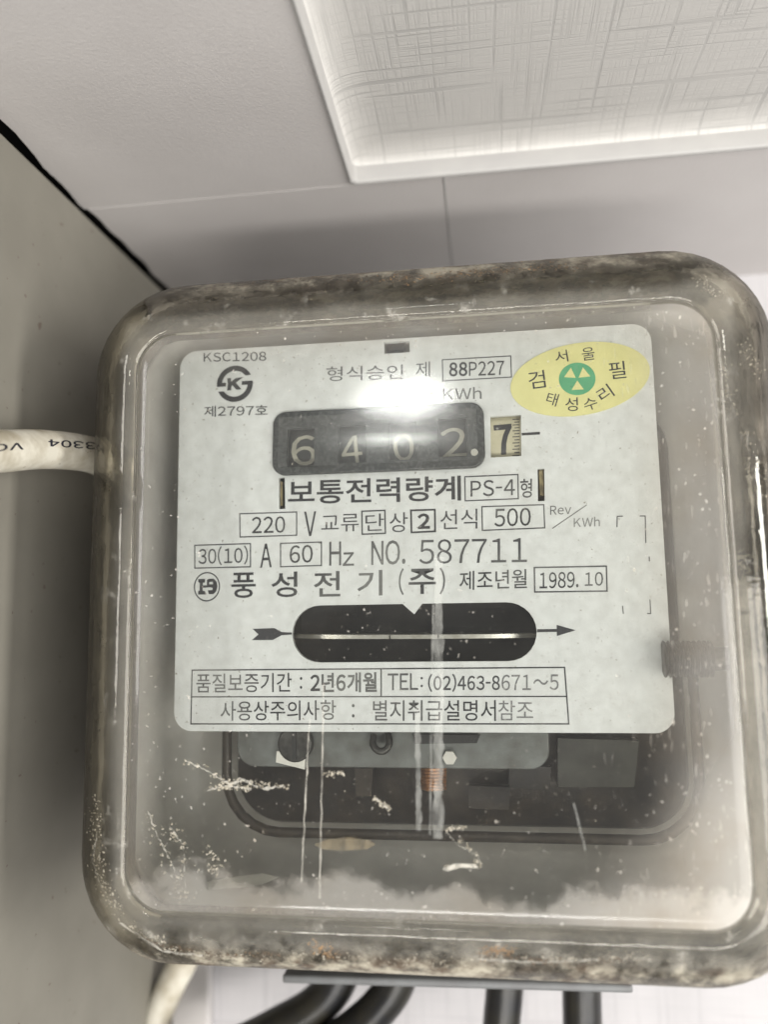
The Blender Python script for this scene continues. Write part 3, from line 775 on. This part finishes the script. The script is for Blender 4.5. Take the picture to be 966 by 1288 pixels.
def hmark():
    c = Vector(P2(260, 738)); k = 0.0001385
    def circ(r, n=40): return [(c.x + r * k * math.cos(2 * math.pi * i / n), c.y + r * k * 1.08 * math.sin(2 * math.pi * i / n)) for i in range(n)]
    q = lambda x, y: (c.x + x * k, c.y + y * k)
    flat('emblem', [circ(17.4), circ(15.9)], INK_Y - 0.00002, 0.00004, M['ink'], plate)
    # an I and a 9 joined by a bar
    flat('emblem', [[q(-11.5, 10), q(-2.5, 10), q(-2.5, 5.5), q(-5.5, 5), q(-5.5, 1.8), q(0, 1.8), q(0, 8.5), q(3, 10), q(9, 10), q(13, 6), q(14, 0), q(12.5, -6), q(9, -9.5), q(2.5, -9.5),
                      q(1.5, -4.5), q(7.5, -4.5), q(7.5, -1.5), q(3, -0.8), q(-5.5, -1.4), q(-5.5, -5), q(-2.5, -5.5), q(-1, -9.8), q(-11.5, -9.8), q(-11.5, -5.5), q(-9.5, -4.5), q(-9.5, 5), q(-11.5, 6)],
                     [q(3, 3), q(3, 6), q(7.5, 6), q(8.2, 3)]], INK_Y - 0.00002, 0.00004, M['ink'], plate)
hmark()

# ---- oval foil sticker
sc_ = Vector(P2(729, 477)); k = 0.0001395; tl = math.radians(3.5 + 3.5)
ov = [(sc_.x + 84.5 * k * math.cos(a) * math.cos(tl) - 45.5 * k * math.sin(a) * math.sin(tl), sc_.y + 84.5 * k * math.cos(a) * math.sin(tl) + 45.5 * k * math.sin(a) * math.cos(tl))
      for a in [2 * math.pi * i / 64 for i in range(64)]]
stick = flat('sticker', [ov], -0.00018, 0.00016, M['foil'], meter)
SY = -0.00022
c = Vector(P2(726.3, 476.5, SY))
flat('green_disc', [[(c.x + 22 * k * math.cos(2 * math.pi * i / 40), c.y + 20.5 * k * math.sin(2 * math.pi * i / 40)) for i in range(40)]], SY, 0.00003, M['green'], stick)
def tri(a, ri, ro, sp):
    p = lambda r, d: (c.x + r * k * math.cos(math.radians(a + d)), c.y + r * k * math.sin(math.radians(a + d)))
    flat('white_wedge', [[p(ri, 0), p(ro, -sp), p(ro, sp)]], SY - 0.00003, 0.00003, M['foil'], stick)
tri(142, 2.2, 16, 27); tri(35, 2.2, 16, 27); tri(270, 2.2, 15.5, 28)
for ch, x, y, h_, w_, r_ in (('서', 706.5, 448.3, 16, 16, 3), ('울', 740.3, 445, 17, 16, 2), ('검', 675.5, 477.5, 23, 21, 2), ('필', 777, 465.5, 23, 21, 0),
                             ('태', 695, 502, 17, 14, -22), ('성', 719.3, 508.5, 18, 16, -4), ('수', 743, 508, 16, 17, 14), ('리', 761.5, 494.5, 19, 18, 28)):
    glyph(ch, x, y, h_, w_, r_, 'ink', SY, stick)

from mathutils.bvhtree import BVHTree
def surface_of(o):
    return BVHTree.FromPolygons([v.co for v in o.data.vertices], [p.vertices[:] for p in o.data.polygons])
COVER = surface_of(cover)
def on_surface(tree, px, py, lift=0.00005):
    d = (at(px, py, 0.0) - CAM).normalized()
    h = tree.ray_cast(CAM, d)
    if h[0] is None: return None, None
    n = h[1] if h[1].dot(d) < 0 else -h[1]
    return h[0] + n * lift, n
# ---- dirt on the glass (drips, flakes) as parts of the cover
def strip(name, pts, wpx, mat, Y=-0.0152):
    vs, fs = [], []
    for i, (x, y) in enumerate(pts):
        p = P2(x, y, Y); ww = wpx * 0.000122 / 2 * random.uniform(0.7, 1.3)
        vs += [(p[0] - ww, Y, p[1]), (p[0] + ww, Y, p[1])]
        if i: fs.append((2 * i - 2, 2 * i - 1, 2 * i + 1, 2 * i))
    me = bpy.data.meshes.new(name); me.from_pydata(vs, [], fs)
    return link(name, me, M[mat], cover)
def wob(x0, y0, x1, y1, n=40, a=1.2):
    return [(x0 + (x1 - x0) * i / n + a * noise.noise(Vector((i * 0.35, x0, 0))), y0 + (y1 - y0) * i / n) for i in range(n + 1)]
strip('dried_drip', wob(389, 905, 379, 1110), 1.7, 'drip')
strip('dried_drip', wob(407, 860, 402, 1130), 1.6, 'drip')
strip('dried_drip', wob(525, 890, 527, 1045), 6, 'drip_soft')
strip('dried_drip', wob(552, 700, 551, 1055), 12, 'drip_soft')
strip('dried_drip', wob(545, 760, 541, 1050), 2.2, 'drip_soft')
strip('dried_drip', wob(722, 1010, 737, 1070), 2.2, 'drip_soft')

def flakes(name, paths, mat, Y, size, n, spread, seed):
    """small irregular chips of dried dirt strewn along a few lines of the glass"""
    rnd = random.Random(seed); vs, fs = [], []
    for path in paths:
        for q_ in range(int(n)):
            t = rnd.random() * (len(path) - 1); i = int(t); f = t - i
            a, b = path[i], path[min(i + 1, len(path) - 1)]
            x = a[0] + (b[0] - a[0]) * f + rnd.gauss(0, spread); y = a[1] + (b[1] - a[1]) * f + rnd.gauss(0, spread * 0.6)
            s_ = size * rnd.uniform(0.3, 1.4); k0 = len(vs); m_ = rnd.choice((5, 6, 7))
            st = rnd.uniform(0.5, 2.2); ra = rnd.random() * 3.1
            c_, nn = on_surface(COVER, x, y, 0.00002)
            if c_ is None or nn.y > -0.15: continue
            e1 = nn.cross(Vector((0, 0, 1))).normalized(); e2 = e1.cross(nn)
            for j in range(m_):
                an = 2 * math.pi * j / m_; rr = s_ * rnd.uniform(0.45, 1.1)
                u, v_ = rr * math.cos(an) * st, rr * math.sin(an)
                vs.append(tuple(c_ + e1 * (u * math.cos(ra) - v_ * math.sin(ra)) + e2 * (u * math.sin(ra) + v_ * math.cos(ra)) - nn * 0.00004))
            vs.append(tuple(c_ + nn * s_ * 0.3))
            for j in range(m_): fs.append((k0 + j, k0 + (j + 1) % m_, k0 + m_))
    me = bpy.data.meshes.new(name); me.from_pydata(vs, [], fs)
    o = link(name, me, M[mat], cover); o['kind'] = 'stuff'; return o
PY = -0.01515
flakes('dirt_flakes', [[(232, 958), (262, 968), (285, 985), (305, 983), (340, 988), (362, 990)], [(262, 992), (285, 990), (318, 992)]], 'flake', PY, 0.00016, 110, 3.5, 1)
flakes('dirt_flakes', [[(185, 1020), (195, 1050), (215, 1080), (228, 1110), (232, 1135)], [(212, 1040), (228, 1060), (235, 1090)], [(258, 1065), (272, 1085), (270, 1100)]], 'flake', PY, 0.00013, 80, 6.0, 2)
flakes('dirt_flakes', [[(560, 1045), (585, 1040)], [(575, 1055), (600, 1075), (603, 1085)], [(560, 1090), (585, 1087), (600, 1090)], [(470, 1003), (490, 1018)], [(405, 975), (430, 972)]], 'flake', PY, 0.00015, 40, 2.5, 3)
flakes('specks', [[(180, 420), (880, 1150)], [(860, 420), (180, 1130)], [(300, 1000), (860, 1060)], [(840, 700), (870, 1040)], [(300, 980), (800, 1010)]], 'flake', PY, 0.00006, 70, 60, 4)
flakes('specks', [[(200, 420), (840, 880)], [(840, 430), (220, 900)], [(420, 440), (520, 640)]], 'flake_dark', PY, 0.00007, 50, 50, 5)
flakes('rim_flakes', [[(118, 1000), (120, 1060), (128, 1110), (150, 1150)], [(160, 1165), (215, 1195), (300, 1205), (420, 1200)], [(420, 1205), (560, 1210), (700, 1205), (800, 1205)]], 'flake', PY, 0.00014, 190, 5.5, 6)
flakes('rim_flakes', [[(185, 1185), (260, 1202), (350, 1200)], [(600, 1200), (700, 1212), (800, 1208)], [(300, 352), (420, 350), (520, 352)], [(560, 345), (740, 336)]], 'flake_dark', PY, 0.00022, 150, 4, 7)
flakes('rim_flakes', [[(480, 350), (600, 342), (700, 332)], [(610, 1198), (640, 1196)], [(395, 1190), (420, 1203)]], 'rust', PY, 0.00013, 170, 6.5, 8)
flakes('rim_flakes', [[(878, 350), (900, 372)], [(935, 430), (955, 470)], [(940, 540), (962, 640)], [(905, 440), (920, 520)]], 'flake', PY, 0.00011, 60, 6, 9)
def crust(pts, wpx, mat='drip', a=2.5):
    out = []
    for (x0, y0), (x1, y1) in zip(pts, pts[1:]):
        for i in range(10):
            t = i / 10; out.append((x0 + (x1 - x0) * t + a * noise.noise(Vector((x0 + t * 7, 2, 0))), y0 + (y1 - y0) * t + a * noise.noise(Vector((5, y0 + t * 9, 0)))))
    vs, fs = [], []
    for i, (x, y) in enumerate(out):
        h_ = wpx * 0.3 * (0.35 + 1.0 * abs(noise.noise(Vector((i * 0.6, x, 1)))) * 2)
        p, _n = on_surface(COVER, x, y - h_, 0.00009); q_, _n = on_surface(COVER, x + h_ * 0.4, y + h_, 0.00009)
        vs += [p, q_]
        if i: fs.append((2 * i - 2, 2 * i - 1, 2 * i + 1, 2 * i))
    me = bpy.data.meshes.new('dirt_crust'); me.from_pydata([tuple(v) for v in vs], [], fs)
    return link('dirt_crust', me, M[mat], cover)
for pp, ww in (([(232, 956), (262, 970), (288, 986), (310, 980)], 6), ([(260, 994), (285, 988), (320, 993)], 4), ([(300, 978), (330, 992), (362, 988)], 6),
               ([(185, 1018), (198, 1052), (214, 1082), (226, 1110)], 6), ([(212, 1038), (230, 1062), (234, 1132)], 5), ([(560, 1045), (575, 1062), (602, 1076), (604, 1086)], 2.5),
               ([(470, 1003), (492, 1020)], 4), ([(122, 1048), (116, 1082), (126, 1112), (140, 1140)], 4), ([(150, 1160), (205, 1196), (260, 1202)], 6),
               ([(600, 1206), (680, 1210), (760, 1206)], 5), ([(905, 440), (918, 500), (935, 560)], 8), ([(938, 540), (950, 620)], 8)):
    crust(pp, ww)
def smear(pxs, mat='smear', Y=-0.0152):
    return poly_px('dirt_smear', pxs, Y, M[mat], cover, 0.00003)
smear([(395, 1062), (412, 1056), (440, 1053), (465, 1057), (472, 1062), (462, 1068), (430, 1070), (405, 1068)])
smear([(556, 1093), (572, 1086), (598, 1087), (602, 1092), (580, 1091), (562, 1096)], 'drip')

# ---- terminal cover below the meter
e = 0.0
tc_ = box('terminal_cover', -0.0285, 0.0360, 0.0325, 0.0735, -0.0862, -0.0655, M['grey_plastic'], meter, bev=0.0008)
box('lip', -0.0307, 0.0381, 0.0300, 0.0736, -0.0878, -0.0862, M['grey_plastic'], tc_, bev=0.0006, rot=math.radians(-1.0))

# ------------------------------------------------------------------ cables
def cable(label, pts, r, mat, group=None, name='cable'):
    o = tube(name, pts, r, mat, None, 24, 14); tag(o, label, 'cable', group); return o
g = 'black cables leaving the terminal cover'
Yc = 0.048
def cpts(l, Y=Yc): return [at(x, y, Y) for x, y in l]
cable('black cable bending away furthest to the left, beside the pale corner', cpts([(436, 1190), (422, 1238), (396, 1266), (352, 1292), (290, 1322), (210, 1350)], 0.052), 0.0044, M['cable_black'], g)
cable('curving black cable with brownish sheen, second from the pale corner', cpts([(510, 1190), (497, 1238), (479, 1264), (452, 1290), (410, 1320)]), 0.0042, M['cable_black'], g)
cable('upright black cable coming down under the middle of the lip', cpts([(636, 1190), (635, 1240), (631, 1290), (628, 1350)]), 0.0040, M['cable_black'], g)
cable('straight black cable nearest the right end of the lip', cpts([(732, 1190), (732, 1240), (733, 1290), (736, 1350)]), 0.0041, M['cable_black'], g)
def cable_y(px): return -0.021 + max(px, -60) * 0.000209
wc = cable('white cable printed with black characters, leaving the glass cover sideways', [at(-60, 568, cable_y(-60)), at(0, 567.5, cable_y(0)), at(60, 565.5, cable_y(60)),
            at(113, 572, cable_y(113)), Vector((-0.0632, 0.020, 0.0160)), Vector((-0.0635, 0.060, 0.0155))], 0.0034, M['cable_white'], 'white cables')
SHEATH = surface_of(wc)
def cable_text(body, x0, x1, yl, yr, hpx):
    me = text_mesh(body, 0.012)
    xs = [v.co.x for v in me.vertices]; ys = [v.co.y for v in me.vertices]
    xa, xb, ya, yb = min(xs), max(xs), min(ys), max(ys)
    for v in me.vertices:                       # upside down, lying on the round sheath
        u = 1 - (v.co.x - xa) / (xb - xa); t = (v.co.y - ya) / (yb - ya)
        px = x0 + (x1 - x0) * u; py = yl + (yr - yl) * u - hpx / 2 + hpx * t
        v.co = on_surface(SHEATH, px, py, 0.00006)[0]
    return link('lettering', me, M['black_print'], wc)
cable_text('3304', 60, 120, 557, 561, 9)
cable_text('VC', -8, 29, 563.5, 561, 9)
cable('cream cable coming down from the lower corner of the glass, by the side wall', [at(255, 1150, 0.060), at(232, 1205, 0.060), at(212, 1245, 0.060), at(192, 1290, 0.060), at(165, 1350, 0.060)], 0.0035, M['cable_white'], 'white cables')
